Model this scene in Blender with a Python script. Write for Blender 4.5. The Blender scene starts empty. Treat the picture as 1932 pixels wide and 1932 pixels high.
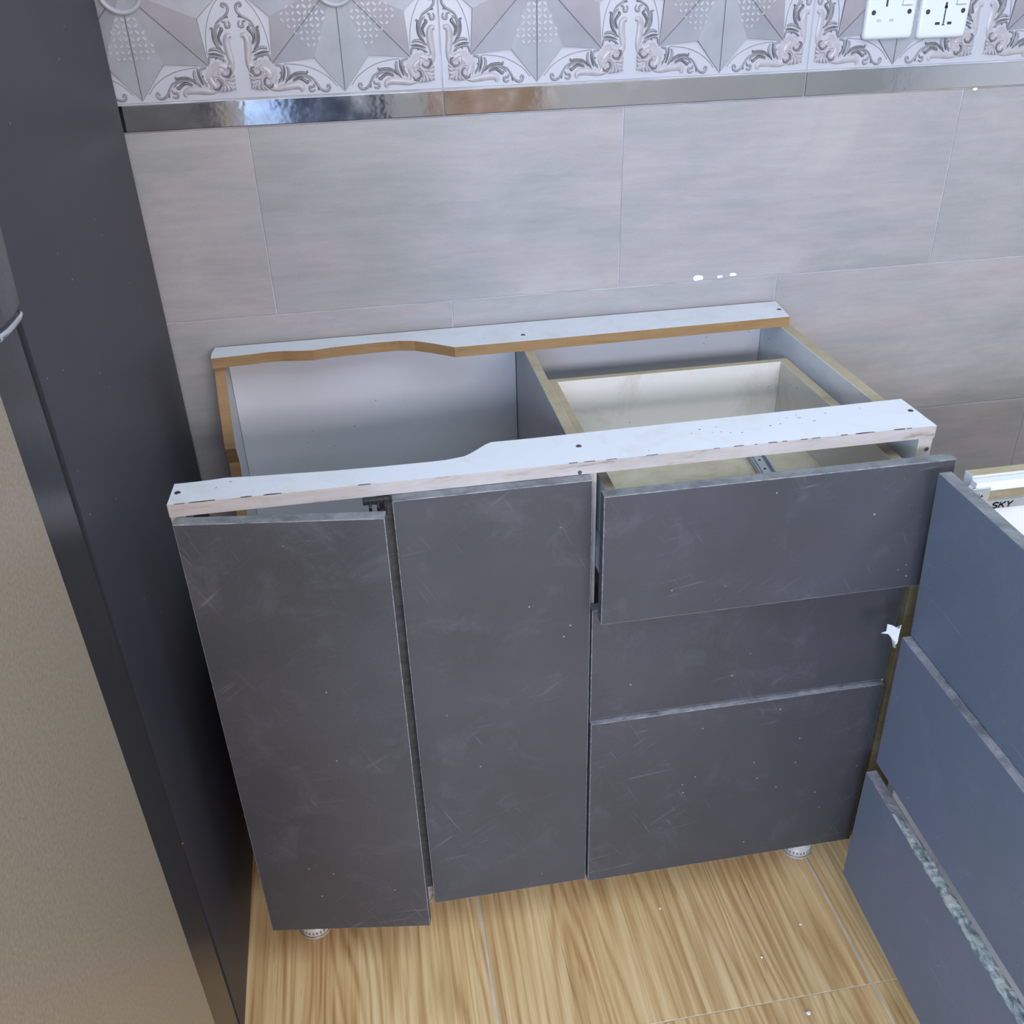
import bpy, bmesh, math, random
from mathutils import Vector, Matrix
random.seed(7)
scn = bpy.context.scene
col = scn.collection
R = math.radians

# ------------------------------------------------------------------ camera
cam_data = bpy.data.cameras.new('camera')
cam = bpy.data.objects.new('camera', cam_data); col.objects.link(cam)
CX, CY, CZ = 0.4427, -1.5998, 1.4602
PITCH, YAW, ROLL = R(-30.5777), R(8.6062), R(-1.8278)
fwd = Vector((math.sin(YAW)*math.cos(PITCH), math.cos(YAW)*math.cos(PITCH), math.sin(PITCH)))
rgt = Vector((math.cos(YAW), -math.sin(YAW), 0)); upv = rgt.cross(fwd)
Rv = math.cos(ROLL)*rgt + math.sin(ROLL)*upv
Uv = -math.sin(ROLL)*rgt + math.cos(ROLL)*upv
M = Matrix((Rv, Uv, -fwd)).transposed().to_4x4(); M.translation = (CX, CY, CZ)
cam.matrix_world = M
cam_data.sensor_width = 36; cam_data.lens = 1771.08/1932*36
cam_data.clip_start = 0.02
scn.camera = cam

# ------------------------------------------------------------------ world, lights, exposure
scn.view_settings.view_transform = 'Standard'; scn.view_settings.look = 'None'
scn.view_settings.gamma = 1; scn.view_settings.use_curve_mapping = False
scn.view_settings.exposure = 0.0
w = bpy.data.worlds.new('world'); scn.world = w; w.use_nodes = True
w.node_tree.nodes['Background'].inputs[0].default_value = (.62, .78, 1, 1)
w.node_tree.nodes['Background'].inputs[1].default_value = 1.6

def area(name, loc, target, sx, sy, power, colr, spread=180):
    d = bpy.data.lights.new(name, 'AREA'); d.shape = 'RECTANGLE'; d.size = sx; d.size_y = sy
    d.energy = power; d.color = colr; d.spread = R(spread)
    o = bpy.data.objects.new(name, d); col.objects.link(o); o.location = loc
    o.rotation_euler = (Vector(target)-Vector(loc)).to_track_quat('-Z', 'Y').to_euler()
    return o
# daylight through the window in the wall behind the camera
area('window_daylight', (0.96, -3.36, 1.72), (0.70, 0, .95), 1.5, .36, 52, (1.0, .90, .93))
# big cool ceiling light of the kitchen
area('ceiling_lamp_light', (1.35, -1.25, 2.62), (1.35, -1.0, 0), 2.2, 1.8, 46, (.76, .88, 1.0))
# bluish daylight through the tall pane at the left of the same wall
area('left_pane_daylight', (-.2, -3.35, 1.40), (1.0, -.7, .65), .6, 1.0, 84, (.42, .66, 1.0))

# ------------------------------------------------------------------ materials
def nt(name):
    m = bpy.data.materials.new(name); m.use_nodes = True
    return m, m.node_tree.nodes, m.node_tree.links, m.node_tree.nodes['Principled BSDF']
def N(ns, t, **k):
    n = ns.new(t)
    for a, b in k.items():
        if a.startswith('i_'):
            key = a[2:]; key = int(key) if key.isdigit() else key.replace('_', ' ')
            n.inputs[key].default_value = b
        else: setattr(n, a, b)
    return n
def mapping(ns, ln, scale=(1,1,1), rot=(0,0,0), coord='Object', rand=False):
    tc = N(ns, 'ShaderNodeTexCoord'); mp = N(ns, 'ShaderNodeMapping')
    mp.inputs['Scale'].default_value = scale; mp.inputs['Rotation'].default_value = rot
    if rand:
        oi = N(ns, 'ShaderNodeObjectInfo'); mu = N(ns, 'ShaderNodeVectorMath', operation='SCALE')
        cb = N(ns, 'ShaderNodeCombineXYZ'); ln.new(oi.outputs['Random'], cb.inputs[0]); ln.new(oi.outputs['Random'], cb.inputs[1])
        ln.new(oi.outputs['Random'], cb.inputs[2]); ln.new(cb.outputs[0], mu.inputs[0]); mu.inputs['Scale'].default_value = 37.0
        ad = N(ns, 'ShaderNodeVectorMath', operation='ADD')
        ln.new(tc.outputs[coord], ad.inputs[0]); ln.new(mu.outputs[0], ad.inputs[1]); ln.new(ad.outputs[0], mp.inputs[0])
    else: ln.new(tc.outputs[coord], mp.inputs[0])
    return mp.outputs[0]
def ramp(ns, ln, src, stops, interp='LINEAR'):
    r = N(ns, 'ShaderNodeValToRGB'); e = r.color_ramp.elements; r.color_ramp.interpolation = interp
    while len(e) < len(stops): e.new(.5)
    for el, (p, c) in zip(e, stops): el.position = p; el.color = (*c, 1) if len(c) == 3 else c
    ln.new(src, r.inputs[0]); return r.outputs[0]
def noise(ns, ln, vec, scale, detail=4, rough=.5, dist=0):
    n = N(ns, 'ShaderNodeTexNoise'); n.inputs['Scale'].default_value = scale; n.inputs['Detail'].default_value = detail
    n.inputs['Roughness'].default_value = rough; n.inputs['Distortion'].default_value = dist
    ln.new(vec, n.inputs['Vector']); return n.outputs['Fac']
def mix(ns, ln, fac, a, b, mode='MIX'):
    m = N(ns, 'ShaderNodeMix', data_type='RGBA', blend_type=mode)
    for s, v in ((m.inputs[0], fac), (m.inputs[6], a), (m.inputs[7], b)):
        if isinstance(v, (int, float)): s.default_value = v
        elif isinstance(v, tuple): s.default_value = (*v, 1)
        else: ln.new(v, s)
    return m.outputs[2]
def mul(ns, ln, a, b, op='MULTIPLY'):
    m = N(ns, 'ShaderNodeMath', operation=op)
    for s, v in ((m.inputs[0], a), (m.inputs[1], b)):
        if isinstance(v, (int, float)): s.default_value = v
        else: ln.new(v, s)
    return m.outputs[0]
def bump(ns, ln, bs, h, strength=.2, dist=.002):
    b = N(ns, 'ShaderNodeBump'); b.inputs['Strength'].default_value = strength; b.inputs['Distance'].default_value = dist
    ln.new(h, b.inputs['Height']); ln.new(b.outputs[0], bs.inputs['Normal'])

def simple(name, c, rough=.5, metal=0, var=.12, vscale=30, spec=.5):
    m, ns, ln, bs = nt(name); v = mapping(ns, ln)
    n = noise(ns, ln, v, vscale, 5)
    lo = tuple(x*(1-var) for x in c); hi = tuple(min(1, x*(1+var)) for x in c)
    ln.new(ramp(ns, ln, n, [(.3, lo), (.7, hi)]), bs.inputs['Base Color'])
    bs.inputs['Roughness'].default_value = rough; bs.inputs['Metallic'].default_value = metal
    bs.inputs['Specular IOR Level'].default_value = spec
    return m

def front_material(name, base, tint, scr=.5, vertical=False):
    m, ns, ln, bs = nt(name); v = mapping(ns, ln, rand=True)
    c = ramp(ns, ln, noise(ns, ln, v, 4, 3, .6), [(.32, base), (.68, tint)])
    fine = noise(ns, ln, v, 900, 2, .7)
    c = mix(ns, ln, .35, c, ramp(ns, ln, fine, [(.3, (.25,.25,.25)), (.7, (.75,.75,.78))]), 'SOFT_LIGHT')
    lum = tuple(min(1, x*2.6+.03) for x in tint)
    # scratches: thin streaks, two directions, patchy
    mask = ramp(ns, ln, noise(ns, ln, v, 5.5, 2, .5), [(.5, (0,0,0)), (.66, (1,1,1))])
    for rot, sc in (((0, R(38), 0), (9, 9, 190)), ((0, R(-62), 0), (11, 11, 240)), ((0, R(8), 0), (10, 10, 200))):
        tc = N(ns, 'ShaderNodeTexCoord'); mp = N(ns, 'ShaderNodeMapping'); ln.new(tc.outputs['Object'], mp.inputs[0])
        mp.inputs['Rotation'].default_value = rot; mp2 = N(ns, 'ShaderNodeMapping'); ln.new(mp.outputs[0], mp2.inputs[0])
        mp2.inputs['Scale'].default_value = sc
        s = ramp(ns, ln, noise(ns, ln, mp2.outputs[0], 1, 2, .5, .8), [(.66, (0,0,0)), (.78, (1,1,1))])
        f = mul(ns, ln, mul(ns, ln, s, mask), scr)
        c = mix(ns, ln, f, c, lum)
    # broad rubbed dust
    dust = ramp(ns, ln, noise(ns, ln, v, 11, 6, .72, .6), [(.54, (0,0,0)), (.8, (1,1,1))])
    c = mix(ns, ln, mul(ns, ln, dust, .20*scr*2), c, lum)
    # specks
    vo = N(ns, 'ShaderNodeTexVoronoi', feature='F1'); vo.inputs['Scale'].default_value = 42; ln.new(v, vo.inputs['Vector'])
    sp = ramp(ns, ln, vo.outputs['Distance'], [(.0, (1,1,1)), (.045, (1,1,1)), (.07, (0,0,0))])
    pick = ramp(ns, ln, noise(ns, ln, v, 17, 1), [(.56, (0,0,0)), (.6, (1,1,1))])
    c = mix(ns, ln, mul(ns, ln, sp, mul(ns, ln, pick, .6)), c, (.5,.5,.52))
    ln.new(c, bs.inputs['Base Color'])
    bs.inputs['Roughness'].default_value = .48; bs.inputs['Specular IOR Level'].default_value = .45
    bump(ns, ln, bs, fine, .12, .0006)
    return m

DARK = front_material('dark_grey_laminate', (.052,.054,.058), (.070,.070,.081), .55)
BLUE = front_material('blue_grey_laminate', (.150,.190,.250), (.165,.198,.285), .28)
TALL = front_material('charcoal_laminate', (.034,.038,.050), (.043,.042,.054), .12)

def worn_edge(name, dark, light, s=1):
    m, ns, ln, bs = nt(name)
    v = mapping(ns, ln, (14, 14, 60), rand=True)
    n = noise(ns, ln, v, 1.6*s, 7, .72, .4)
    ln.new(ramp(ns, ln, n, [(.35, dark), (.52, tuple((a+b)/2 for a, b in zip(dark, light))), (.68, light)]), bs.inputs['Base Color'])
    bs.inputs['Roughness'].default_value = .65; bump(ns, ln, bs, n, .3, .001)
    return m
WORN = worn_edge('worn_grey_edge', (.10,.11,.12), (.26,.28,.29))
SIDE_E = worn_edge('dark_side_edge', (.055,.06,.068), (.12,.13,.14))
ARRIS_HI = worn_edge('arris_highlight', (.10,.10,.11), (.34,.34,.36), 2)  # edge highlight painted on the front arrises, mottled like wear
WORNL = worn_edge('dusty_light_edge', (.12,.12,.14), (.40,.40,.42))

def white_laminate(name, base, dirt, amount):
    m, ns, ln, bs = nt(name); v = mapping(ns, ln, rand=True)
    d = ramp(ns, ln, noise(ns, ln, v, 9, 7, .7, .5), [(.5, (0,0,0)), (.78, (1,1,1))])
    c = mix(ns, ln, mul(ns, ln, d, amount), base, dirt)
    vo = N(ns, 'ShaderNodeTexVoronoi'); vo.inputs['Scale'].default_value = 48; ln.new(v, vo.inputs['Vector'])
    sp = ramp(ns, ln, vo.outputs['Distance'], [(0, (1,1,1)), (.05, (1,1,1)), (.08, (0,0,0))])
    pk = ramp(ns, ln, noise(ns, ln, v, 12, 1), [(.54, (0,0,0)), (.58, (1,1,1))])
    c = mix(ns, ln, mul(ns, ln, mul(ns, ln, sp, pk), .75), c, (.12,.10,.09))
    ln.new(c, bs.inputs['Base Color']); bs.inputs['Roughness'].default_value = .58; bs.inputs['Specular IOR Level'].default_value = .3
    return m
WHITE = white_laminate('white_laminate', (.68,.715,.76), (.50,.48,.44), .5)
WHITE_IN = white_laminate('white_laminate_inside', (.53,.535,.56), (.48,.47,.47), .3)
DRAWER_IN = white_laminate('grubby_white_drawer', (.60,.59,.56), (.38,.35,.29), .75)
def edging(name, a, b, c3):
    m, ns, ln, bs = nt(name); v = mapping(ns, ln, (8, 8, 50))
    n = noise(ns, ln, v, 1.5, 8, .75, .3)
    ln.new(ramp(ns, ln, n, [(.3, c3), (.42, a), (.7, b)]), bs.inputs['Base Color']); bs.inputs['Roughness'].default_value = .6
    return m
EDGE = edging('dirty_cream_edging', (.40,.355,.325), (.49,.45,.43), (.22,.17,.14))
MDF = edging('raw_brown_board', (.265,.155,.062), (.335,.205,.095), (.17,.09,.04))
MDF2 = edging('pale_raw_board', (.36,.31,.20), (.46,.40,.28), (.27,.22,.13))
OLIVE = edging('olive_raw_board', (.20,.17,.10), (.28,.24,.15), (.12,.10,.06))  # dark olive tone of the raw board
def raw_bottom():
    m, ns, ln, bs = nt('drawer_bottom_board'); v = mapping(ns, ln)
    n = noise(ns, ln, v, 14, 8, .7, .4)
    ln.new(ramp(ns, ln, n, [(.3, (.40,.36,.25)), (.5, (.54,.50,.37)), (.7, (.62,.58,.46))]), bs.inputs['Base Color'])
    bs.inputs['Roughness'].default_value = .7; return m
BOTTOM = raw_bottom()

def wall_tile():
    m, ns, ln, bs = nt('grey_streaked_wall_tile')
    v = mapping(ns, ln, (1.0, 1, 2.2), rand=True)
    a = noise(ns, ln, v, 3.2, 5, .6, .6)
    c = ramp(ns, ln, a, [(.3, (.295,.300,.292)), (.46, (.342,.334,.330)), (.56, (.372,.340,.342)), (.7, (.402,.376,.368))])
    v1 = mapping(ns, ln, (1.0, 1, 5), rand=True)
    c = mix(ns, ln, .35, c, ramp(ns, ln, noise(ns, ln, v1, 7, 7, .7, .4), [(.32, (.34,.35,.35)), (.68, (.64,.63,.63))]), 'SOFT_LIGHT')
    v2 = mapping(ns, ln, (2.2, 1, 26), rand=True)
    st = noise(ns, ln, v2, 3, 5, .6, .3)
    c = mix(ns, ln, .28, c, ramp(ns, ln, st, [(.3, (.36,.37,.38)), (.7, (.62,.62,.62))]), 'SOFT_LIGHT')
    sp = noise(ns, ln, mapping(ns, ln), 420, 2, .7)
    c = mix(ns, ln, .25, c, ramp(ns, ln, sp, [(.3, (.35,.35,.35)), (.7, (.65,.65,.65))]), 'SOFT_LIGHT')
    ln.new(c, bs.inputs['Base Color']); bs.inputs['Roughness'].default_value = .36
    bump(ns, ln, bs, sp, .05, .0005); return m
WTILE = wall_tile()
WHITE_TILE = simple('glazed_white_tile', (.455,.46,.50), .3, 0, .03, 12)
STAR_A = simple('star_grey_light', (.31,.32,.345), .4, 0, .10, 22)
STAR_B = simple('star_grey_mid', (.265,.27,.295), .4, 0, .10, 22)
STAR_C = simple('star_taupe', (.285,.27,.29), .4, 0, .10, 22)
STAR_L = simple('star_groove', (.10,.10,.12), .5)
SCROLL_L = simple('scroll_taupe', (.40,.375,.395), .28, 0, .08, 90)
SCROLL_M = simple('scroll_grey', (.27,.265,.285), .25, 0, .15, 90)
SCROLL_D = simple('scroll_dark', (.155,.15,.16), .2, 0, .2, 90)
PETAL = simple('petal_print', (.40,.41,.44), .35)
def mirror_metal():
    m, ns, ln, bs = nt('mirror_metal'); v = mapping(ns, ln, (1,1,1), rand=True)
    bs.inputs['Base Color'].default_value = (.66,.67,.68,1); bs.inputs['Metallic'].default_value = 1
    ln.new(ramp(ns, ln, noise(ns, ln, v, 30, 5), [(.35, (.05,.05,.05)), (.75, (.16,.16,.16))]), bs.inputs['Roughness'])
    bump(ns, ln, bs, noise(ns, ln, v, 22, 3, .6), .09, .004); return m
MIRROR = mirror_metal()
GROUT = simple('white_grout', (.42,.42,.45), .8, 0, .3, 14)
GROUT_D = simple('pale_floor_grout', (.50,.45,.36), .8, 0, .15, 20)

def wood():
    m, ns, ln, bs = nt('wood_look_floor_tile')
    v = mapping(ns, ln, (5.6, .42, 1), rand=True)
    big = noise(ns, ln, v, 1.5, 2.5, .5, .35)
    rings = mul(ns, ln, mul(ns, ln, big, 95), 0, 'ADD')
    s = N(ns, 'ShaderNodeMath', operation='SINE'); ln.new(rings, s.inputs[0])
    r = mul(ns, ln, mul(ns, ln, s.outputs[0], .5), .5, 'ADD')
    c = ramp(ns, ln, r, [(0, (.50,.335,.160)), (.4, (.60,.42,.215)), (1, (.66,.485,.265))])
    v2 = mapping(ns, ln, (80, 1.3, 1), rand=True)
    g = noise(ns, ln, v2, 2.2, 7, .65, .2)
    c = mix(ns, ln, .85, c, ramp(ns, ln, g, [(.3, (.16,.14,.13)), (.5, (.5,.5,.5)), (.68, (.74,.74,.74))]), 'SOFT_LIGHT')
    v3 = mapping(ns, ln, (6.5, .5, 1), rand=True)
    t = noise(ns, ln, v3, 1.7, 3, .5)
    c = mix(ns, ln, .8, c, ramp(ns, ln, t, [(.3, (.34,.29,.26)), (.7, (.62,.60,.56))]), 'SOFT_LIGHT')
    v4 = mapping(ns, ln, (90, 4, 1), rand=True)
    k = ramp(ns, ln, noise(ns, ln, v4, 1.5, 4, .6, .2), [(.28, (1,1,1)), (.36, (0,0,0))])
    c = mix(ns, ln, mul(ns, ln, k, .6), c, (.18,.09,.04))
    ln.new(c, bs.inputs['Base Color']); bs.inputs['Roughness'].default_value = .42
    bump(ns, ln, bs, g, .12, .001); return m
WOOD = wood()
def brushed(name, c, rough, metal, sc=(260, 260, 260)):
    m, ns, ln, bs = nt(name); v = mapping(ns, ln, sc)
    n = noise(ns, ln, v, 1, 3, .7)
    ln.new(ramp(ns, ln, n, [(.25, tuple(x*.78 for x in c)), (.75, tuple(min(1, x*1.18) for x in c))]), bs.inputs['Base Color'])
    bs.inputs['Roughness'].default_value = rough; bs.inputs['Metallic'].default_value = metal
    bump(ns, ln, bs, n, .12, .0008); return m
FRIDGE = brushed('beige_grained_metal', (.40,.345,.26), .45, .35)
FR_SIDE = brushed('dark_gloss_metal', (.06,.062,.07), .28, .5)
HANDLE = brushed('dark_grey_grip', (.13,.125,.14), .35, .4)
SEAL = simple('black_rubber', (.02,.02,.022), .6)
TRIM_G = simple('grey_trim', (.34,.36,.35), .35, .6)
CHROME = simple('chrome', (.80,.80,.82), .15, 1, .02)
STEEL = simple('zinc_steel', (.50,.54,.60), .32, .8, .1)
SLIDE_BLUE = simple('bluish_steel_slide', (.42,.50,.62), .35, .5, .1)
PLASTIC = simple('white_plastic', (.64,.68,.70), .28, 0, .01)
PLASTIC_OLD = simple('milky_plastic', (.62,.58,.52), .4, 0, .15, 60)
BLACK = simple('black_plastic', (.015,.015,.017), .5)
SLOT = simple('dark_slot', (.03,.03,.035), .6)
SHUT = simple('grey_shutter', (.45,.46,.47), .5)
SCREW = simple('dull_screw', (.16,.16,.17), .4, .8)
PAPER = simple('white_paper', (.82,.85,.88), .8, 0, .03)
PLASTER = simple('wall_plaster', (.66,.69,.71), .8, 0, .04, 3)
CEIL = simple('ceiling_paint', (.75,.75,.74), .9, 0, .02, 2)
COPPER = simple('reddish_wood_door', (.52,.36,.26), .4, 0, .2, 6)
NAVY = simple('blue_grey_paint', (.06,.085,.14), .5, 0, .2, 4)
CURTAIN = simple('pale_blue_pane', (.50,.62,.80), .8, 0, .2, 20)
CURTAIN.node_tree.nodes['Principled BSDF'].inputs['Emission Color'].default_value = (.5,.65,.95,1); CURTAIN.node_tree.nodes['Principled BSDF'].inputs['Emission Strength'].default_value = .7
INK = simple('black_ink', (.01,.01,.012), .6)

# ------------------------------------------------------------------ mesh helpers
def setup(o, parent=None, label=None, cat=None, group=None, kind=None):
    if parent is not None: o.parent = parent
    for k, v in (('label', label), ('category', cat), ('group', group), ('kind', kind)):
        if v: o[k] = v
    return o
def link_bm(name, bm, mats, parent=None, **k):
    me = bpy.data.meshes.new(name); bm.normal_update(); bm.to_mesh(me); bm.free()
    for m in (mats if isinstance(mats, (list, tuple)) else [mats]): me.materials.append(m)
    o = bpy.data.objects.new(name, me); col.objects.link(o)
    return setup(o, parent, **k)
def share(name, src, parent=None, **k):
    o = bpy.data.objects.new(name, src.data); col.objects.link(o); return setup(o, parent, **k)
def empty(name, loc, label=None, cat=None, group=None, rz=0):
    o = bpy.data.objects.new(name, None); col.objects.link(o); o.location = loc; o.rotation_euler.z = rz
    o.empty_display_size = .05
    return setup(o, None, label, cat, group)
AX = {'+x': (1,0,0), '-x': (-1,0,0), '+y': (0,1,0), '-y': (0,-1,0), '+z': (0,0,1), '-z': (0,0,-1)}
def assign(bm, rules):
    bm.normal_update()
    for f in bm.faces:
        for ax, i in rules.items():
            if f.normal.dot(Vector(AX[ax])) > .8: f.material_index = i
def add_box(bm, x0, x1, y0, y1, z0, z1, bev=0, seg=1, mi=0):
    r = bmesh.ops.create_cube(bm, size=1)
    vs = r['verts']
    for v in vs:
        v.co = Vector((x0+(v.co.x+.5)*(x1-x0), y0+(v.co.y+.5)*(y1-y0), z0+(v.co.z+.5)*(z1-z0)))
    fs = set(f for v in vs for f in v.link_faces)
    for f in fs: f.material_index = mi
    if bev:
        es = list(set(e for v in vs for e in v.link_edges))
        bmesh.ops.bevel(bm, geom=es, offset=bev, segments=seg, affect='EDGES', profile=.6)
    return bm
def box(name, x0, x1, y0, y1, z0, z1, mats, parent=None, bev=.0006, rules=None, seg=1, **k):
    bm = bmesh.new(); add_box(bm, x0, x1, y0, y1, z0, z1, bev, seg)
    if rules: assign(bm, rules)
    return link_bm(name, bm, mats, parent, **k)
def add_prism(bm, pts, h0, h1, axis='z', mi_top=0, mi_side=0):
    """pts 2D polygon; extruded along axis between h0 and h1"""
    def P(p, h):
        return {'z': (p[0], p[1], h), 'x': (h, p[0], p[1]), 'y': (p[0], h, p[1])}[axis]
    a = [bm.verts.new(P(p, h0)) for p in pts]; b = [bm.verts.new(P(p, h1)) for p in pts]
    fs = [bm.faces.new(a), bm.faces.new(b)]
    for f in fs: f.material_index = mi_top
    n = len(pts)
    for i in range(n):
        f = bm.faces.new((a[i], a[(i+1) % n], b[(i+1) % n], b[i])); f.material_index = mi_side; fs.append(f)
    bmesh.ops.recalc_face_normals(bm, faces=fs)
    return fs
def add_cyl(bm, p, r0, r1, h, n=24, axis='z', mi=0, cap=True):
    rot = {'z': Matrix(), 'x': Matrix.Rotation(R(90), 4, 'Y'), 'y': Matrix.Rotation(R(-90), 4, 'X')}[axis]
    r = bmesh.ops.create_cone(bm, cap_ends=cap, segments=n, radius1=r0, radius2=r1, depth=h,
                              matrix=Matrix.Translation(p) @ rot @ Matrix.Translation((0, 0, h/2)))
    for f in set(f for v in r['verts'] for f in v.link_faces): f.material_index = mi
def lathe(bm, prof, n=32, cx=0, cy=0, mi=0):
    rings = []
    for r, z in prof:
        rings.append([bm.verts.new((cx+r*math.cos(2*math.pi*i/n), cy+r*math.sin(2*math.pi*i/n), z)) for i in range(n)])
    for a, b in zip(rings, rings[1:]):
        for i in range(n):
            f = bm.faces.new((a[i], a[(i+1) % n], b[(i+1) % n], b[i])); f.material_index = mi; f.smooth = True
    for rr in (rings[0], rings[-1]):
        f = bm.faces.new(rr); f.material_index = mi
    bmesh.ops.recalc_face_normals(bm, faces=bm.faces[:])
def ribbon(bm, pts, w, h, mi, base=0.0, n=7):
    """smooth stroke in the x-z plane, raised towards -y; w width (may taper), half-round section"""
    P = [Vector((p[0], 0, p[1])) for p in pts]
    out = []
    for i in range(len(P)-1):   # catmull-rom
        p0 = P[max(i-1, 0)]; p1 = P[i]; p2 = P[i+1]; p3 = P[min(i+2, len(P)-1)]
        for t in [j/n for j in range(n)]:
            out.append(.5*((2*p1)+(-p0+p2)*t+(2*p0-5*p1+4*p2-p3)*t*t+(-p0+3*p1-3*p2+p3)*t**3))
    out.append(P[-1]); m = len(out); rows = []
    for i, p in enumerate(out):
        t = (out[min(i+1, m-1)]-out[max(i-1, 0)]).normalized(); s = Vector((t.z, 0, -t.x))
        u = i/(m-1); ww = (w(u) if callable(w) else w)/2
        rows.append([bm.verts.new(p+s*ww*k+Vector((0, -base-h*q, 0))) for k, q in ((-1, 0), (-.6, .8), (0, 1), (.6, .8), (1, 0))])
    for a, b in zip(rows, rows[1:]):
        for j in range(4):
            f = bm.faces.new((a[j], a[j+1], b[j+1], b[j])); f.material_index = mi; f.smooth = True

# ------------------------------------------------------------------ the room shell
FY = -3.4; LX = -.62; RX = 3.3; HZ = 2.7; WY = .01
box('ceiling', LX-.1, RX+.1, FY-.1, .2, HZ, HZ+.08, CEIL, bev=0, kind='structure')
box('wall_left', LX-.1, LX, FY, .1, 0, HZ, PLASTER, bev=0, kind='structure')
box('wall_right', RX, RX+.1, FY, .1, 0, HZ, PLASTER, bev=0, kind='structure')
bm = bmesh.new()   # wall behind the camera with two openings
add_box(bm, LX-.1, RX+.1, FY-.1, FY, 2.04, HZ); add_box(bm, LX-.1, .16, FY-.1, FY, 1.40, 2.04)
add_box(bm, 1.76, RX+.1, FY-.1, FY, 1.40, 2.04); add_box(bm, LX-.1, RX+.1, FY-.1, FY, 0, 1.40)
link_bm('wall_front', bm, PLASTER, kind='structure')
wf = link_bm('window_1', add_box(bmesh.new(), .16, .20, FY-.07, FY-.03, 1.40, 2.04), PLASTIC, kind='structure')
for a in ((.94, .98, 1.40, 2.04), (1.72, 1.76, 1.40, 2.04)):
    box('window_frame', a[0], a[1], FY-.07, FY-.03, a[2], a[3], PLASTIC, wf)
for a in ((.20, 1.72, 1.40, 1.44), (.20, 1.72, 2.0, 2.04)):
    box('window_frame', a[0], a[1], FY-.07, FY-.03, a[2], a[3], PLASTIC, wf)
# what the polished strip mirrors: a reddish timber door, a pale blind, a blue-grey cupboard
dr = box('door_1', .86, 1.40, FY+.002, FY+.04, 0.01, 1.38, COPPER, kind='structure')
box('door_panel', .95, 1.31, FY+.04, FY+.052, .2, 1.2, COPPER, dr)
box('window_2', -.55, .14, FY+.002, FY+.03, .35, 1.95, CURTAIN, kind='structure')
box('cupboard', .17, .60, FY+.004, FY+.25, .0, 1.2, NAVY, label='plain blue-grey cupboard standing against the wall behind the camera', cat='cupboard')

# floor of 60 cm wood-look tiles
fl = box('floor', LX-.1, RX+.1, FY-.1, .2, -.06, -.0005, GROUT_D, bev=0, kind='structure')
t0 = None; TP = .6129
for i in range(-2, 5):
    for j in range(-5, 2):
        x0 = .5255+TP*i; y0 = -.775+.6129*j
        if t0 is None:
            bm = bmesh.new(); add_box(bm, .0021, TP-.0021, .0008, .6129-.0008, -.008, 0, .0004)
            t0 = o = link_bm('tile', bm, WOOD, fl)
        else: o = share('tile', t0, fl)
        xa = x0; o.location = (x0, y0, 0)

# back wall: plain tiles, mirror strip, decorated tiles
wb = box('wall_back', LX-.1, RX+.1, WY+.0012, WY+.12, 0, HZ, GROUT, bev=0, kind='structure')
PW = .6038; PH = .3025; ZA = 1.2444
pt = None
for r, off in enumerate((.2890, .5910, .5770, .2890, .5910)):
    z1 = ZA-PH*r; 
    for k in range(-2, 6):
        x0 = off+PW*k
        h = PH if z1-PH > -.05 else z1
        if r == 4:
            o = box('tile', x0+.0011, x0+PW-.0011, WY, WY+.006, .001, z1-.001, WTILE, wb, bev=.0008); continue
        if pt is None:
            bm = bmesh.new(); add_box(bm, .0009, PW-.0009, 0, .006, -PH+.0009, -.0009, .0007)
            pt = o = link_bm('tile', bm, WTILE, wb)
        else: o = share('tile', pt, wb)
        o.location = (x0, WY, z1)
DP = .6067; DX = -.0094; ZC = 1.2841; DH = .3033
ms = None
for k in range(-1, 6):
    x0 = DX+DP*k
    if ms is None:
        bm = bmesh.new(); add_box(bm, .0007, DP-.0007, -.003, .005, .001, ZC-ZA-.0012, .0012, 2)
        ms = o = link_bm('metal_strip', bm, MIRROR, wb, label='polished mirror metal border strip')
    else: o = share('metal_strip', ms, wb, label='polished mirror metal border strip')
    o.location = (x0, WY, ZA)

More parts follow.
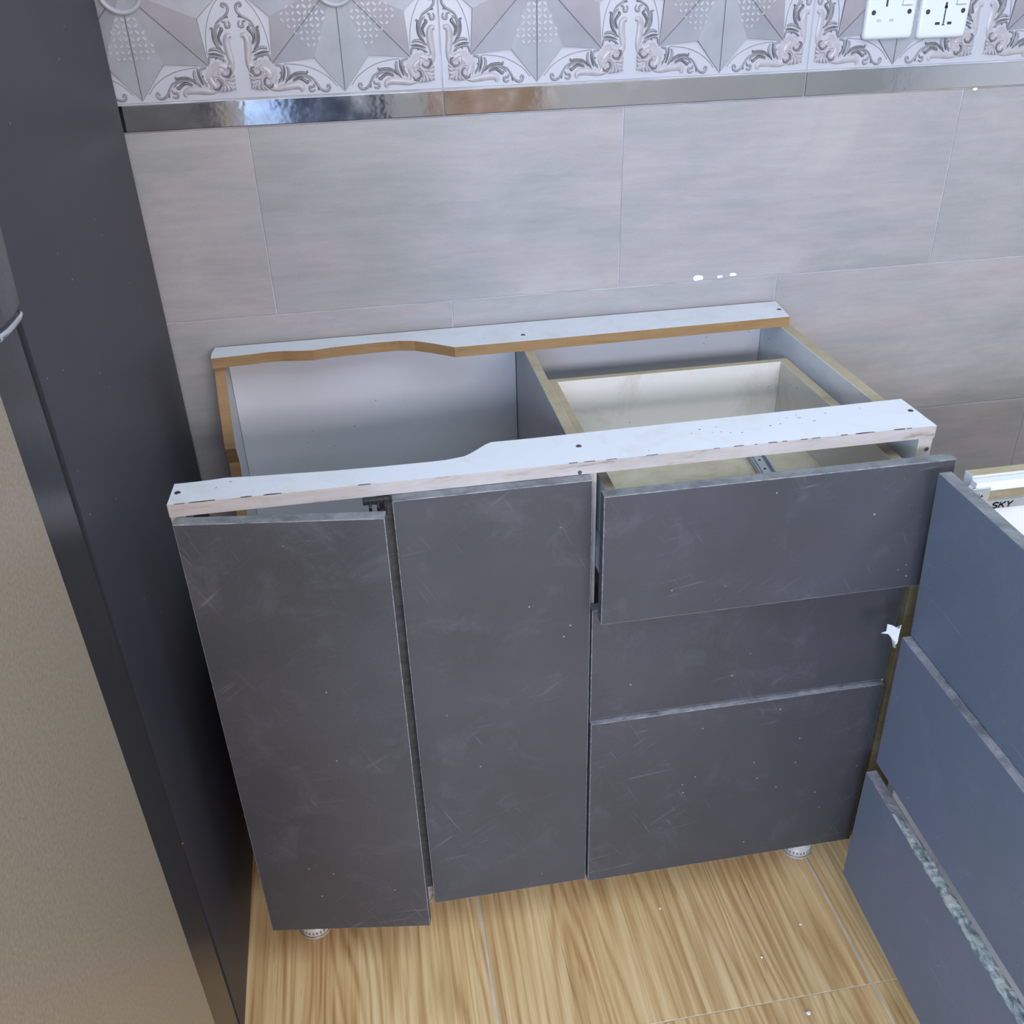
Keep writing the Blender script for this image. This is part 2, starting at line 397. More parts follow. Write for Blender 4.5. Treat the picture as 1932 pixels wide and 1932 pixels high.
# --- decoration of one cell (local: origin at the cell's bottom middle, x right, z up, towards -y)
def star_mesh(dots):
    bm = bmesh.new(); cz = .1517; RT = .1485; RI = .1075
    c = bm.verts.new((0, -.0060, cz)); rim = []
    for i in range(16):
        a = -math.pi/2+math.pi*i/8
        rr = RT if i % 2 == 0 else RI
        rim.append(bm.verts.new((rr*math.cos(a), -.0012 if i % 2 == 0 else -.0034, cz+rr*math.sin(a))))
    cols = [0, 1, 2, 0, 1, 2, 0, 1, 1, 0, 2, 1, 0, 2, 1, 0]
    for i in range(16):
        f = bm.faces.new((c, rim[i], rim[(i+1) % 16])); f.material_index = cols[i]
    low = [bm.verts.new((v.co.x*1.004, .0005, cz+(v.co.z-cz)*1.004)) for v in rim]
    for i in range(16):
        f = bm.faces.new((rim[i], rim[(i+1) % 16], low[(i+1) % 16], low[i])); f.material_index = 3
    bmesh.ops.recalc_face_normals(bm, faces=bm.faces[:])
    for i in range(0, 16, 2):     # incised lines from the middle to the points
        a = -math.pi/2+math.pi*i/8; d = Vector((math.cos(a), 0, math.sin(a))); s = Vector((-d.z, 0, d.x))*.00055
        p = [Vector((0, -.0066, cz))+d*.03, Vector((0, -.0019, cz))+d*RT*.985]
        f = bm.faces.new([bm.verts.new(q) for q in (p[0]-s, p[0]+s, p[1]+s, p[1]-s)]); f.material_index = 3
    # ring in the middle
    for i in range(48):
        pass
    n = 48; R0, R1 = .026, .034; rings = []
    for rr, y in ((R1, -.004), (R1-.001, -.0085), ((R0+R1)/2, -.0098), (R0+.001, -.0085), (R0, -.004)):
        rings.append([bm.verts.new((rr*math.cos(2*math.pi*i/n), y, cz+rr*math.sin(2*math.pi*i/n))) for i in range(n)])
    for a, b in zip(rings, rings[1:]):
        for i in range(n):
            f = bm.faces.new((a[i], a[(i+1) % n], b[(i+1) % n], b[i])); f.material_index = 4; f.smooth = True
    # fields of little petals
    step = .0086
    for sec in dots:
        a0 = -math.pi/2+math.pi*sec/8
        for gx in range(-15, 16):
            for gz in range(-15, 16):
                x = gx*step+step/2; z = gz*step+step/2
                r = math.hypot(x, z); a = math.atan2(z, x); da = (a-a0+math.pi) % (2*math.pi)-math.pi
                if r < .037 or r > .095 or abs(da) > R(23) : continue
                if (gx+gz) % 2: ang = R(45)
                else: ang = R(-45)
                k = 1 if r < .07 else .8
                cyy = -.0062+.0034*(r/RI)-.0008
                cc = Vector((x, cyy, cz+z)); u = Vector((math.cos(ang), 0, math.sin(ang)))*.0036*k; v = Vector((-math.sin(ang), 0, math.cos(ang)))*.0019*k
                ps = [bm.verts.new(cc+u*math.cos(t)+v*math.sin(t)) for t in [j*math.pi/4 for j in range(8)]]
                f = bm.faces.new(ps); f.material_index = 4
                if f.normal.y > 0: f.normal_flip()
    return bm
# scroll ornament, local: corner at (0,0), arm along +x, mirrored over the diagonal.
def T(zx, zy):   # traced on the tile: distance from the corner along the lower edge, and up
    return ((1690-zx)/10650, (795-zy+(1690-zx)*-.026)/11900)
def scroll_mesh():
    bm = bmesh.new()
    def both(pts, w, h, mi, base=0):
        q = [T(*p) for p in pts]
        ribbon(bm, q, w, h, mi, base); ribbon(bm, [(b, a) for a, b in q], w, h, mi, base)
    taper = lambda a, b: (lambda u: a*(math.sin(math.pi*min(1, u*.9+.08))**.7)+b)
    both([(770, 690), (765, 630), (830, 595), (950, 600), (1080, 625), (1190, 640), (1300, 620)], taper(.0098, .0015), .0022, 0)
    both([(1170, 640), (1230, 560), (1200, 470), (1180, 400)], .011, .002, 0)
    both([(1300, 400), (1250, 440), (1270, 350), (1330, 300)], .012, .002, 0)
    both([(365, 640), (345, 592), (312, 605), (322, 660), (365, 692), (430, 680), (490, 620), (525, 550), (580, 470), (660, 425), (740, 415)], taper(.0030, .001), .0024, 1)
    both([(560, 560), (575, 610), (640, 625), (635, 680), (590, 690), (555, 665)], taper(.0030, .001), .0022, 1)
    both([(500, 680), (500, 610), (530, 540)], taper(.0026, .0006), .0020, 2)
    both([(648, 345), (665, 385), (745, 380), (850, 395), (950, 460), (1022, 545)], taper(.0040, .0004), .0028, 2)
    both([(650, 400), (760, 405), (870, 430), (960, 500)], taper(.0018, .0004), .0022, 1)
    both([(640, 510), (672, 545), (715, 505), (790, 470), (890, 515)], taper(.0042, .0006), .0030, 2)
    both([(600, 520), (650, 460), (740, 430), (840, 450), (900, 500)], taper(.0024, .0006), .0026, 1)
    both([(965, 265), (945, 340), (960, 430), (1010, 505)], taper(.0038, .001), .0022, 1)
    both([(1012, 240), (1008, 340), (1030, 440), (1060, 520)], taper(.0022, .0006), .0028, 2)
    both([(1150, 240), (1060, 262), (1045, 350), (1070, 450), (1130, 545)], taper(.0032, .001), .0028, 1)
    both([(1090, 360), (1065, 400), (1090, 470), (1130, 500)], taper(.0018, .0006), .0026, 2)
    both([(1215, 545), (1240, 600), (1300, 600), (1345, 540), (1335, 470), (1290, 435)], taper(.0034, .0012), .0036, 2)
    both([(1230, 400), (1310, 390), (1385, 440), (1390, 540), (1350, 620)], taper(.0030, .001), .0034, 0)
    for p in ([(1345, 560), (1335, 610), (1310, 645)], [(1395, 545), (1390, 605), (1370, 655)], [(1425, 520), (1450, 600), (1445, 655)], [(1452, 500), (1500, 575), (1515, 645)]):
        both(p, taper(.0062, .0012), .0026, 0)
    ribbon(bm, [T(1475, 478), T(1520, 550), T(1572, 632)], taper(.0052, .001), .0026, 0)
    for p in ([(1372, 550), (1366, 610), (1340, 655)], [(1412, 530), (1422, 605), (1408, 655)], [(1440, 510), (1478, 585), (1482, 650)]):
        both(p, taper(.0012, .0003), .0030, 1)
    both([(195, 610), (300, 480), (420, 385), (560, 310), (700, 262), (850, 238), (1000, 228)], .0011, .0012, 1)
    # rounded boss joining the two arms
    q = [T(*p) for p in ((1120, 330), (1150, 480), (1230, 560), (1370, 560), (1440, 520))]
    q = q + [(b, a) for a, b in reversed(q)]
    vs = [bm.verts.new((a, -.0012, b)) for a, b in q]; f = bm.faces.new(vs); f.material_index = 0
    f.normal_update()
    if f.normal.y > 0: f.normal_flip()
    return bm
st_src = {}; sc_src = None
SM = [STAR_A, STAR_B, STAR_C, STAR_L, PETAL]; cell = 0; slab = None
for k in range(-1, 6):
    x0 = DX+DP*k
    for row in range(2):
        z0 = ZC+DH*row
        if slab is None:
            bm = bmesh.new(); add_box(bm, .0007, DP-.0007, 0, .006, .0008, DH-.0008, .0008)
            slab = dt = link_bm('decorative_tile', bm, WHITE_TILE, wb)
        else: dt = share('decorative_tile', slab, wb)
        dt.location = (x0, WY, z0)
        for c in range(2):
            key = (cell+c+row) % 2
            if key not in st_src:
                so = st_src[key] = link_bm('star_relief', star_mesh((0, 8) if key == 0 else (2, 14, 6, 10)), SM, dt)
            else: so = share('star_relief', st_src[key], dt)
            so.location = (DP/4+DP/2*c, 0, .0006)
            for sx in (1, -1):
                for sz in (1, -1):
                    if row == 1 and sz == -1: continue
                    if sc_src is None: oo = sc_src = link_bm('scroll_relief', scroll_mesh(), [SCROLL_L, SCROLL_M, SCROLL_D], dt)
                    else: oo = share('scroll_relief', sc_src, dt)
                    oo.location = (DP/4+DP/2*c-sx*(DP/4), 0, 0 if sz == 1 else DH); oo.scale = (sx, 1, sz)
    
# chips of old plaster on the tile joint and a nail hole
chip = None
for (x, z, s) in ((1.0413, .9490, 1.3), (1.083, .948, .7), (1.108, .950, .8), (1.517, 1.2425, .55)):
    bm = bmesh.new(); n = 9
    for a in range(n):
        pass
    pts = [(x+s*(.007+.003*random.random())*math.cos(2*math.pi*i/n), z+s*(.003+.002*random.random())*math.sin(2*math.pi*i/n)) for i in range(n)]
    add_prism(bm, pts, WY-.0015, WY+.0005, 'y'); link_bm('plaster_chip', bm, PAPER, wb)

# ------------------------------------------------------------------ ceiling lamp (out of frame, lights the room)
cl = box('ceiling_light', .25, 2.45, -2.15, -.35, HZ-.05, HZ-.001, PLASTIC, label='flat white rectangular ceiling light panel above the kitchen', cat='light')

# ------------------------------------------------------------------ sockets
def socket_plate(x0, z0, universal, label):
    r = empty('power_socket', (x0+.0445, WY-.0005, z0+.044), label, 'socket', 'white wall sockets above the metal strip')
    W = .0435; yf = -.010
    bm = bmesh.new(); rings = []
    for ins, y in ((0, 0), (0, -.0045), (.0006, -.0065), (.0020, -.0085), (.0042, -.0097), (.0070, -.0100)):
        w_ = W-ins; h_ = .044-ins; rad = .007-ins*.6; ring = []
        for cx_, cz_, a0 in ((1, 1, 0), (-1, 1, 90), (-1, -1, 180), (1, -1, 270)):
            for q in range(5):
                a = R(a0+q*22.5); ring.append(bm.verts.new((cx_*(w_-rad)+rad*math.cos(a), y, cz_*(h_-rad)+rad*math.sin(a))))
        rings.append(ring)
    for a, b in zip(rings, rings[1:]):
        for q in range(20):
            f = bm.faces.new((a[q], a[(q+1) % 20], b[(q+1) % 20], b[q])); f.smooth = True
    bm.faces.new(rings[-1]); bm.faces.new(rings[0]); bmesh.ops.recalc_face_normals(bm, faces=bm.faces[:])
    link_bm('faceplate', bm, PLASTIC, r)
    for sx in (-.031, .031):
        lb = bmesh.new(); add_cyl(lb, (sx, yf+.001, -.004), .0040, .0036, -.0016, 20, 'y'); link_bm('screw', lb, SLOT, r)
    def slot(a, b, c, d, m=SLOT, nm='slot'):
        box(nm, a, b, yf-.0007, yf+.001, c, d, m, r, bev=.0002)
    bm = bmesh.new(); add_box(bm, .0165, .0335, yf-.0035, yf+.001, .006, .030, .001, 2); link_bm('rocker_switch', bm, PLASTIC, r)
    slot(.0155, .0345, .0045, .006, SHUT, 'switch_surround')
    if not universal:
        slot(-.0115, -.0085, .004, .014)
        slot(-.0235, -.0165, -.0175, -.0135, SHUT); slot(-.002, .005, -.0175, -.0135, SHUT)
    else:
        slot(-.0020, .0015, .001, .009); lb = bmesh.new(); add_cyl(lb, (-.0003, yf+.001, .002), .0027, .0027, -.0017, 16, 'y'); link_bm('slot', lb, SLOT, r)
        slot(-.0014, .0006, -.022, -.001)
        slot(-.0150, -.0070, -.0235, -.0195); slot(.0065, .0140, -.0235, -.0195)
        slot(-.0026, .0018, -.0245, -.0225)
socket_plate(1.2895, 1.3265, False, 'white switched socket with three rectangular slots, left one of the pair')
socket_plate(1.3845, 1.3245, True, 'white switched socket with universal cross-shaped opening, right one of the pair')

# ------------------------------------------------------------------ main base cabinet
H = .8968; H2 = .8788; YF = -.5504; XL = .1767; XR = 1.1878; ZB = .104; BT = .018
cab = empty('base_cabinet', (.68, -.28, 0), 'grey-fronted base cabinet without a worktop, open at the top, against the tiled wall', 'cabinet')
cab.location = (0, 0, 0)
RW = {'+z': 1}
# left side, hacked away
pts = [(-.004, ZB), (-.004, H2), (-.041, H2), (-.069, .823), (-.096, .748), (-.084, .715), (-.090, .66), (-.13, .60), (-.22, .555), (-.38, .54), (-.50, .58), (-.512, H2), (YF, H2), (YF, ZB)]
bm = bmesh.new(); add_prism(bm, pts, XL, XL+BT, 'x', 0, 1); assign(bm, {'-y': 0})
for f in bm.faces:
    if f.calc_center_median().y < YF+.02 and abs(f.normal.x) < .5: f.material_index = 2
    elif abs(f.normal.x) < .5: f.material_index = 1
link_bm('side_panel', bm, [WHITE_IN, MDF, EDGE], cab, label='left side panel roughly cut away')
bm = bmesh.new(); add_box(bm, XR-.0198, XR, YF, -.004, ZB, H2, .0005); assign(bm, {'+z': 1, '-y': 2}); link_bm('side_panel', bm, [WHITE, MDF2, EDGE], cab)  # lighter white than the divider: daylight on the inner face painted in
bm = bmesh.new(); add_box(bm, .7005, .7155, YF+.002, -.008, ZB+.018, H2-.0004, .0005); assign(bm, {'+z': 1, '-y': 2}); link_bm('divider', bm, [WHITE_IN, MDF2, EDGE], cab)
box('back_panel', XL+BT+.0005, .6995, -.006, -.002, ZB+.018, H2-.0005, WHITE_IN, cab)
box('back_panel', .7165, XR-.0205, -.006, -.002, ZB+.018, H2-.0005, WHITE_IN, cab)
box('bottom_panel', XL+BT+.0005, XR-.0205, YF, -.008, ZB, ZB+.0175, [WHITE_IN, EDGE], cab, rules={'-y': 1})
front = [(.1760, -.5517), (.1777, -.4976), (.1966, -.4976), (.2157, -.4970), (.2416, -.4945), (.28, -.4985), (.3265, -.5015), (.3754, -.5050), (.4369, -.5071), (.4742, -.5072), (.5042, -.5075), (.5220, -.5070), (.5346, -.5045), (.5470, -.5020), (.5561, -.4960), (.568, -.485), (.5804, -.473), (.5886, -.4681), (.6416, -.4685), (1.188, -.4595), (1.1885, -.5517)]
bm = bmesh.new(); add_prism(bm, front, H2+.0002, H, 'z', 0, 1); fr = link_bm('top_rail', bm, [WHITE, EDGE], cab, label='front top rail with a chipped white top and a wavy cut at the back left')
rear = [(.178, -.002), (.1748, -.030), (.1764, -.0549), (.21, -.052), (.242, -.0495), (.2680, -.0462), (.2927, -.0467), (.318, -.0520), (.3442, -.0556), (.375, -.050), (.4089, -.0469), (.45, -.044), (.4909, -.0445), (.5169, -.0514), (.545, -.0698), (.5813, -.0984), (.7103, -.0975), (1.182, -.0885), (1.192, -.002)]
bm = bmesh.new(); add_prism(bm, rear, H2+.0002, H, 'z', 0, 1); link_bm('top_rail', bm, [WHITE, MDF], cab, label='rear top rail with a raw brown cut edge')
for x, y in ((.185, -.5227), (.701, -.506), (1.1794, -.500), (1.1792, -.0478), (.704, -.0672)):
    bm = bmesh.new(); add_cyl(bm, (x, y, H-.0002), .0042, .0036, .0009, 18)
    add_box(bm, x-.0026, x+.0026, y-.0004, y+.0004, H+.0006, H+.001, 0, mi=1); add_box(bm, x-.0004, x+.0004, y-.0026, y+.0026, H+.0006, H+.001, 0, mi=1)
    link_bm('screw', bm, [SCREW, BLACK], cab)
for x, z in ((.692, .8822), (1.181, .862)):
    bm = bmesh.new(); add_cyl(bm, (x, YF-.0012, z), .0030, .0027, -.0006, 18, 'y'); link_bm('screw', bm, SCREW, cab)

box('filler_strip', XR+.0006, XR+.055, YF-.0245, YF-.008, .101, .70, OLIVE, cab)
box('gap_shade_strip', .428, .462, YF+.0008, YF+.018, ZB+.0185, H2-.002, SIDE_E, cab)  # dark strip added behind the door gap, stands in for interior shade
bm = bmesh.new()      # dark chips along the rail's front arris
for q in range(34):
    x = random.choice((random.uniform(.18, .42), random.uniform(.66, .95), random.uniform(.9, 1.18))); l = random.uniform(.002, .016)
    yy = -.5517; add_box(bm, x, x+l, yy-.0001, yy+random.uniform(.0004, .0014), H-.0004, H+.00025, 0)
for q in range(16):
    x = random.uniform(.85, 1.15); yy = random.uniform(-.53, -.475); add_box(bm, x, x+random.uniform(.001, .0035), yy, yy+random.uniform(.0007, .0016), H-.0003, H+.0002, 0)
link_bm('chip', bm, SCREW, cab, label='dark chips along the front top rail', kind='stuff')
# feet
foot_src = None
for (x, y) in ((.2376, -.497), (1.1297, -.496), (.4180, -.470), (.2376, -.08), (1.1297, -.08)):
    bm = bmesh.new()
    lathe(bm, [(.024, 0), (.0285, .001), (.0285, .006), (.026, .009), (.0265, .011), (.0265, .017), (.0235, .019), (.0215, .022), (.0215, .055), (.0235, .057), (.0235, .07), (.030, .088), (.030, .1035)], 36)
    o = link_bm('foot', bm, PLASTIC_OLD, cab); o.location = (x, y, 0)
    bm = bmesh.new()
    for i in range(26):
        a = 2*math.pi*i/26; 
        m = Matrix.Rotation(a, 4, 'Z') @ Matrix.Translation((.0262, 0, .014))
        r = bmesh.ops.create_cube(bm, size=1, matrix=m @ Matrix.Diagonal((.0014, .0028, .0060, 1)))
    lathe(bm, [(.0290, .0062), (.0290, .0078)], 36)
    link_bm('foot_ring', bm, TRIM_G, o)

# drawers
def front_panel(name, x0, x1, y0, y1, z0, z1, mat, parent, edge=WORN, **k):
    bm = bmesh.new(); add_box(bm, x0, x1, y0, y1, z0, z1, .0011, 2)
    assign(bm, {'+z': 1, '-z': 1, '+x': 3, '-x': 3, '+y': 2})
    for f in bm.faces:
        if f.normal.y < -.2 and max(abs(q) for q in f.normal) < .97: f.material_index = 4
    return link_bm(name, bm, [mat, edge, WHITE_IN, SIDE_E, ARRIS_HI], parent, **k)
DXL, DXR = .7300, 1.1536
def drawer(z0, z1, yfront, yback, bottom, fz0, fz1, edge=WORN, label=None):
    yb = yfront+.018
    bm = bmesh.new(); t = .0135
    add_box(bm, DXL, DXL+t, yb+.0005, yback, z0, z1, .0004); add_box(bm, DXR-.0165, DXR, yb+.0005, yback, z0, z1, .0004)
    add_box(bm, DXL+t, DXR-.0165, yback-t, yback, z0, z1, .0004); add_box(bm, DXL+t, DXR-.0165, yb+.0005, yb+t, z0, z1, .0004)
    assign(bm, {'+z': 1})
    d = link_bm('drawer', bm, [DRAWER_IN, MDF2], cab)
    if label: d['label'] = label
    box('drawer_bottom', DXL+t, DXR-.0165, yb+t, yback-t, bottom-.005, bottom, BOTTOM, d, bev=0)
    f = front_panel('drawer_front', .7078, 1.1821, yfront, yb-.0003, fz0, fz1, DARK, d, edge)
    for xa, xb in ((.7162, .7292), (DXR+.0008, 1.1672)):
        bm = bmesh.new(); zc = z0+.03
        add_box(bm, xa, xb, yfront+.02, yback-.02, zc, zc+.035, .001); add_box(bm, xa+.003, xb-.003, yfront+.02, yback, zc+.01, zc+.025, .001)
        link_bm('drawer_slide', bm, STEEL, d)
    return d
# (box sides, yback is the far end)
def drawer_fix(z0, z1, yfront, yback, bottom, fz0, fz1, **k):
    return drawer(z0, z1, yfront, yback, bottom, fz0, fz1, **k)
d1 = drawer_fix(.700, .8465, -.6171, -.1545, .7385, .6806, .8797, label='top drawer, pulled out a little')
d2 = drawer_fix(.490, .630, YF-.018, -.1, .505, .4650, .6690)
d3 = drawer_fix(.140, .360, YF-.024, -.1, .155, .1035, .4605, edge=WORNL)

# doors
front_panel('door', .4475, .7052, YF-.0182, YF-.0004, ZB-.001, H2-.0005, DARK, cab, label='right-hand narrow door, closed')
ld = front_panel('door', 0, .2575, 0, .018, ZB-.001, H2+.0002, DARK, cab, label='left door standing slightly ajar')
ld.location = (.1815, -.5710, 0); ld.rotation_euler.z = R(-8.6)
bm = bmesh.new()
for dx in (0, .010, .019): add_box(bm, .418+dx, .4215+dx, -.574, -.556, .862, .876, .0008)
add_box(bm, .411, .445, -.560, -.5508, .871, .8782, .0008); link_bm('catch', bm, BLACK, cab)
for z in (.22, .50, .76):
    bm = bmesh.new(); add_box(bm, .003, .045, .0185, .026, z-.012, z+.012, .001); add_cyl(bm, (.030, .018, z), .017, .017, .006, 20, 'y')
    link_bm('hinge', bm, STEEL, ld)

# things lying in the top drawer
sl = empty('loose_drawer_slide', (1.043, -.345, .7385), 'short bluish metal slide lying in the half-open top drawer', 'slide', rz=R(-6))
bm = bmesh.new(); add_box(bm, -.013, .013, -.10, .06, .0005, .003, .0004)
add_box(bm, -.013, -.011, -.10, .06, .003, .011, .0004); add_box(bm, .011, .013, -.10, .06, .003, .011, .0004); link_bm('outer_rail', bm, SLIDE_BLUE, sl)
bm = bmesh.new(); add_box(bm, -.007, .007, -.09, .07, .0035, .007, .0006)
for i in range(5): add_cyl(bm, (0, -.07+i*.03, .0068), .0022, .0022, .0008, 12, mi=1)
link_bm('inner_rail', bm, [STEEL, BLACK], sl)

# ------------------------------------------------------------------ right-hand cabinet (turned 90 degrees)
TH = .040
rc = empty('base_cabinet', (1.1757, -.646, 0), 'blue-grey base cabinet turned to face left, at the right edge, top drawer loose', 'cabinet', rz=0)
RI = .8788
L2 = 1.15   # runs towards the viewer's side
bm = bmesh.new(); add_box(bm, 0, .56, -.0165, 0, .10, RI, .0005); assign(bm, {'+z': 1, '-x': 2}); far = link_bm('side_panel', bm, [WHITE_IN, MDF2, WHITE], rc)
bm = bmesh.new(); add_box(bm, 0.02, .56, -L2, -L2+.0165, .10, RI, .0005); assign(bm, {'+z': 1, '-x': 2}); link_bm('side_panel', bm, [WHITE_IN, MDF2, WHITE], rc)
box('bottom_panel', .05, .56, -L2+.017, -.017, .10, .118, WHITE_IN, rc)
box('back_panel', .545, .56, -L2+.017, -.017, .12, RI-.02, WHITE_IN, rc)
for (x, y) in ((.06, -.06), (.50, -.06), (.06, -L2+.06), (.50, -L2+.06)):
    bm = bmesh.new(); lathe(bm, [(.024, 0), (.0285, .001), (.0285, .006), (.0215, .022), (.0215, .055), (.030, .088), (.030, .0995)], 28); o = link_bm('foot', bm, PLASTIC_OLD, rc); o.location = (x, y, 0)
# front panels: each hangs at its own angle
def rfront(xt, xb, z0, z1, edge, label=None):
    ln_ = 1.12
    bm = bmesh.new()
    add_box(bm, 0, .0178, -ln_, 0, z0, z1, .0011, 2)
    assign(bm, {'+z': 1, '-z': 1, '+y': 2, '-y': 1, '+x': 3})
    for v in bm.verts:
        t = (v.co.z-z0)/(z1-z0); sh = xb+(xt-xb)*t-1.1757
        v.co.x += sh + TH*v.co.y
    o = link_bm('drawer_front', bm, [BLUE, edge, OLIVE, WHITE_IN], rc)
    if label: o['label'] = label
    return o
rfront(1.1385, 1.1530, .6165, .8795, WORN, 'top drawer front tilted outward')
rfront(1.1405, 1.1460, .3690, .6150, WORNL)
rfront(1.1325, 1.1320, .1130, .3510, WORNL)
# ragged dried glue on the top edge of the lowest front
m, ns, ln, bs = nt('dried_glue'); v = mapping(ns, ln, (60, 22, 60))
n1 = noise(ns, ln, v, 1.2, 6, .7, .6)
ln.new(ramp(ns, ln, n1, [(.34, (.06,.065,.075)), (.46, (.17,.20,.21)), (.54, (.34,.40,.40)), (.62, (.46,.44,.38)), (.70, (.20,.22,.24))]), bs.inputs['Base Color'])
bs.inputs['Roughness'].default_value = .6; bump(ns, ln, bs, n1, .6, .002)
bm = bmesh.new(); rows = []; ny = 150
for q in range(ny):
    y = -.085-.9*q/(ny-1); x = -.0432+TH*y; e = min(1, q/12)
    a = x-.0012*random.random()*e; b = x+(.006+.0115*e)*(1-.35*random.random()**2)
    c = .3513+.0016*random.random()*e+.0004
    rows.append([bm.verts.new(p) for p in ((a, y, .3512-.003*random.random()*e), (a+.001, y, c), ((a+b)/2, y, c+.0010*random.random()), (b, y, c), (b, y, .3511))])
for ra, rb in zip(rows, rows[1:]):
    for q in range(4): f = bm.faces.new((ra[q], ra[q+1], rb[q+1], rb[q]))
bmesh.ops.recalc_face_normals(bm, faces=bm.faces[:])
link_bm('dried_glue', bm, m, rc, label='ragged pale smear of dried glue')
# drawer box of the loose top drawer, with slide, bracket and lettering on its far side
bm = bmesh.new(); add_box(bm, -.0130, .50, -.0300, -.0180, .70, .8755, 0)
es = [e for e in bm.edges if abs(e.verts[0].co.y-e.verts[1].co.y) > .005 and min(v.co.z for v in e.verts) > .87 and max(v.co.x for v in e.verts) < .02]
bmesh.ops.bevel(bm, geom=es, offset=.011, segments=5, affect='EDGES'); ds = link_bm('drawer_side', bm, WHITE, rc, label='white drawer side with a rounded corner')
bm = bmesh.new(); add_box(bm, -.0070, .0180, -.0325, -.0300, .8500, .8690, .0006); link_bm('bracket', bm, STEEL, ds)
bm = bmesh.new(); add_cyl(bm, (.0055, -.0326, .8585), .0036, .0030, -.0014, 18, 'y'); add_box(bm, .0030, .0080, -.0344, -.0338, .8581, .8589, mi=1); add_box(bm, .0051, .0059, -.0344, -.0338, .856, .861, mi=1)
link_bm('screw', bm, [CHROME, BLACK], ds)
bm = bmesh.new(); add_box(bm, .012, .50, -.0345, -.0301, .8375, .8500, .0015, 2); link_bm('slide_rail', bm, STEEL, ds)
bm = bmesh.new(); add_box(bm, .0182, .070, -.0312, -.0301, .8505, .8630, .0002); link_bm('slide_recess', bm, OLIVE, ds)
bm = bmesh.new(); add_box(bm, .012, .50, -.30, -.0305, .740, .746, 0); link_bm('drawer_bottom', bm, BOTTOM, rc)
bm = bmesh.new(); add_box(bm, .012, .026, -1.08, -.0365, .700, .800, .0004); assign(bm, {'+z': 1}); link_bm('drawer_box_front', bm, [DRAWER_IN, MDF2], rc)
# lettering SKY, strokes of thin black print
LET = {'S': [[(1, .9), (.7, 1), (.2, 1), (0, .8), (.15, .58), (.85, .42), (1, .2), (.8, 0), (.2, 0), (0, .12)]],
       'K': [[(0, 0), (0, 1)], [(1, 1), (.08, .45)], [(.3, .6), (1, 0)]], 'Y': [[(0, 1), (.5, .5), (1, 1)], [(.5, .5), (.5, 0)]]}
bm = bmesh.new(); px = .0235
for ch in 'SKY':
    for st in LET[ch]:
        for a, b in zip(st, st[1:]):
            A = Vector((px+a[0]*.0068+a[1]*.0016, -.0347, .8392+a[1]*.0076)); B = Vector((px+b[0]*.0068+b[1]*.0016, -.0347, .8392+b[1]*.0076))
            d = (B-A).normalized(); s = Vector((-d.z, 0, d.x))*.0011; A -= d*.0006; B += d*.0006
            vs = [bm.verts.new(q) for q in (A-s, B-s, B+s, A+s)]; bm.faces.new(vs)
    px += .0098
link_bm('lettering', bm, INK, ds)

# torn scrap of paper on the second drawer front's corner
bm = bmesh.new()
prof = [(-.034, .030), (-.028, .031), (-.020, .0285), (-.014, .031), (-.007, .026), (-.004, .018), (-.001, .014), (-.0045, .006), (-.005, -.003), (-.010, -.006), (-.009, -.021), (-.015, -.010), (-.021, .001), (-.024, .006), (-.028, .010), (-.036, .007), (-.031, .014)]
add_prism(bm, [(1.1350+a*.78, .6205+b*.92) for a, b in prof], -.6560, -.6552, 'y')
for v in bm.verts: v.co.y += .006*math.sin(v.co.x*240)+.004*math.cos(v.co.z*200)
link_bm('paper_scrap', bm, PAPER, label='small torn white paper scrap caught on the corner of the right cabinet', cat='paper')

# ------------------------------------------------------------------ tall cabinet and refrigerator at the left
def quadprism(bm, foot, top, z0, z1, rules=None):
    a = [bm.verts.new((x, y, z0)) for x, y in foot]; b = [bm.verts.new((x, y, z1)) for x, y in top]
    bm.faces.new(a); bm.faces.new(b); n = len(a)
    for i in range(n): bm.faces.new((a[i], a[(i+1) % n], b[(i+1) % n], b[i]))
    bmesh.ops.recalc_face_normals(bm, faces=bm.faces[:])
tc = empty('tall_cabinet', (0, 0, 0), 'tall charcoal cabinet side beside the refrigerator, reaching above the frame', 'cabinet')
bm = bmesh.new(); quadprism(bm, [(-.5, -.004), (.1078, -.004), (.1265, -.678), (-.5, -.678)], [(-.5, -.004), (.1078, -.004), (.1280, -.722), (-.5, -.722)], .0, 2.15)
bmesh.ops.bevel(bm, geom=bm.edges[:], offset=.001, segments=2, affect='EDGES'); link_bm('side_panel', bm, TALL, tc)
fr = empty('refrigerator', (-.2, -1.15, 0), 'refrigerator with beige grained door and dark edge, at the left edge', 'refrigerator'); fr.location = (0, 0, 0)
bm = bmesh.new(); quadprism(bm, [(-.55, -.689), (.129, -.689), (.129, -1.50), (-.55, -1.50)], [(-.55, -.737), (.129, -.737), (.129, -1.50), (-.55, -1.50)], .03, 1.85)
bmesh.ops.bevel(bm, geom=bm.edges[:], offset=.003, segments=2, affect='EDGES'); link_bm('body', bm, FR_SIDE, fr)
def yl(z): return -.822-.026*max(0, min(1, (z-.2)/1.0))
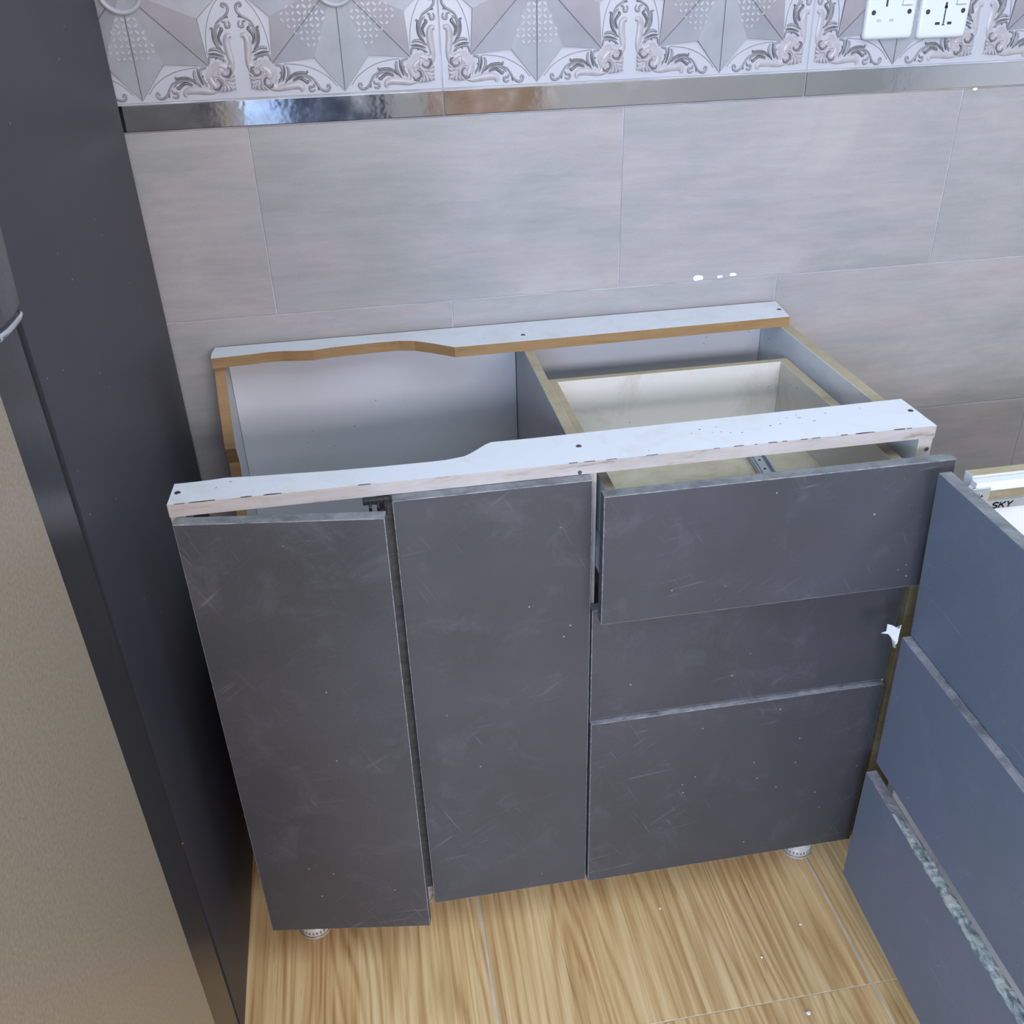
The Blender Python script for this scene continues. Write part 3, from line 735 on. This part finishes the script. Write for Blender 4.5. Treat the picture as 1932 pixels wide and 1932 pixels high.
def vband(name, x0, x1, dy0, dy1, mat, bev, z0=.07, z1=1.84, parent=fr):
    bm = bmesh.new(); zs = [z0+(z1-z0)*i/12 for i in range(13)]
    rows = []
    for z in zs:
        y = yl(z)
        rows.append([bm.verts.new(q) for q in ((x0, y+dy0, z), (x1, y+dy0, z), (x1, y+dy1 if dy1 > -.3 else dy1, z), (x0, y+dy1 if dy1 > -.3 else dy1, z))])
    for a, b in zip(rows, rows[1:]):
        for i in range(4): bm.faces.new((a[i], a[(i+1) % 4], b[(i+1) % 4], b[i]))
    bm.faces.new(rows[0]); bm.faces.new(rows[-1]); bmesh.ops.recalc_face_normals(bm, faces=bm.faces[:])
    if bev:
        es = [e for e in bm.edges if abs(e.verts[0].co.z-e.verts[1].co.z) > .05 and e.verts[0].co.x > x1-1e-5 and e.verts[0].co.y > yl(e.verts[0].co.z)+dy0-1e-4]
        bmesh.ops.bevel(bm, geom=es, offset=bev, segments=4, affect='EDGES')
        for f in bm.faces: f.smooth = False
    return link_bm(name, bm, mat, parent)
vband('door', .1325, .150, -.004, -1.49, FRIDGE, .006)
vband('door_trim', .1292, .1395, .0055, .0015, TRIM_G, .0015)
vband('door_seal', .1292, .1330, .0012, -.0035, SEAL, 0)
# handle: dark curved grip with a chrome lower end
def rounded_loft(bm, secs, mi=0):
    rings = []
    for (cx, cy, z, rx, ry) in secs:
        ring = []
        for i in range(20):
            a = 2*math.pi*i/20; c, s = math.cos(a), math.sin(a)
            ring.append(bm.verts.new((cx+rx*math.copysign(abs(c)**.6, c), cy+ry*math.copysign(abs(s)**.6, s), z+.0*c)))
        rings.append(ring)
    for a, b in zip(rings, rings[1:]):
        for i in range(20):
            f = bm.faces.new((a[i], a[(i+1) % 20], b[(i+1) % 20], b[i])); f.smooth = True; f.material_index = mi
    bm.faces.new(rings[0]); bm.faces.new(rings[-1]); bmesh.ops.recalc_face_normals(bm, faces=bm.faces[:])
HY = -.846
bm = bmesh.new(); rounded_loft(bm, [(.158, HY, 1.226, .010, .030), (.160, HY, 1.236, .0140, .034), (.161, HY, 1.30, .016, .035), (.161, HY, 1.70, .016, .035), (.158, HY, 1.72, .010, .030)])
hd = link_bm('handle', bm, HANDLE, fr, label='dark grip with chrome lower end')
bm = bmesh.new(); rounded_loft(bm, [(.157, HY, 1.221, .012, .034), (.158, HY, 1.2225, .0140, .0365), (.159, HY, 1.2265, .0148, .0370), (.159, HY, 1.2285, .0135, .035)]); link_bm('chrome_cap', bm, CHROME, hd)

# ------------------------------------------------------------------ crumbs on the floor
for i, (x, y, lab) in enumerate(((.84, -.5765, 'white crumb on the floor, nearest the cabinet front'), (.9795, -.6984, 'white crumb in the middle of the wood-look tile, between the others'),
                                 (1.0144, -.8032, 'larger pale crumb on the floor, lowest in the photo, past the crosswise tile joint'), (1.0693, -.652, 'tiny white crumb on the floor nearest the right cabinet'))):
    bm = bmesh.new(); bmesh.ops.create_icosphere(bm, subdivisions=1, radius=.0026 if i != 2 else .0042)
    for v in bm.verts: v.co = Vector((v.co.x*random.uniform(.7, 1.2), v.co.y*random.uniform(.7, 1.2), max(0, v.co.z*.5+.0012)))
    o = link_bm('crumb', bm, PAPER, label=lab, cat='crumb', group='crumbs of plaster on the floor'); o.location = (x, y, 0)
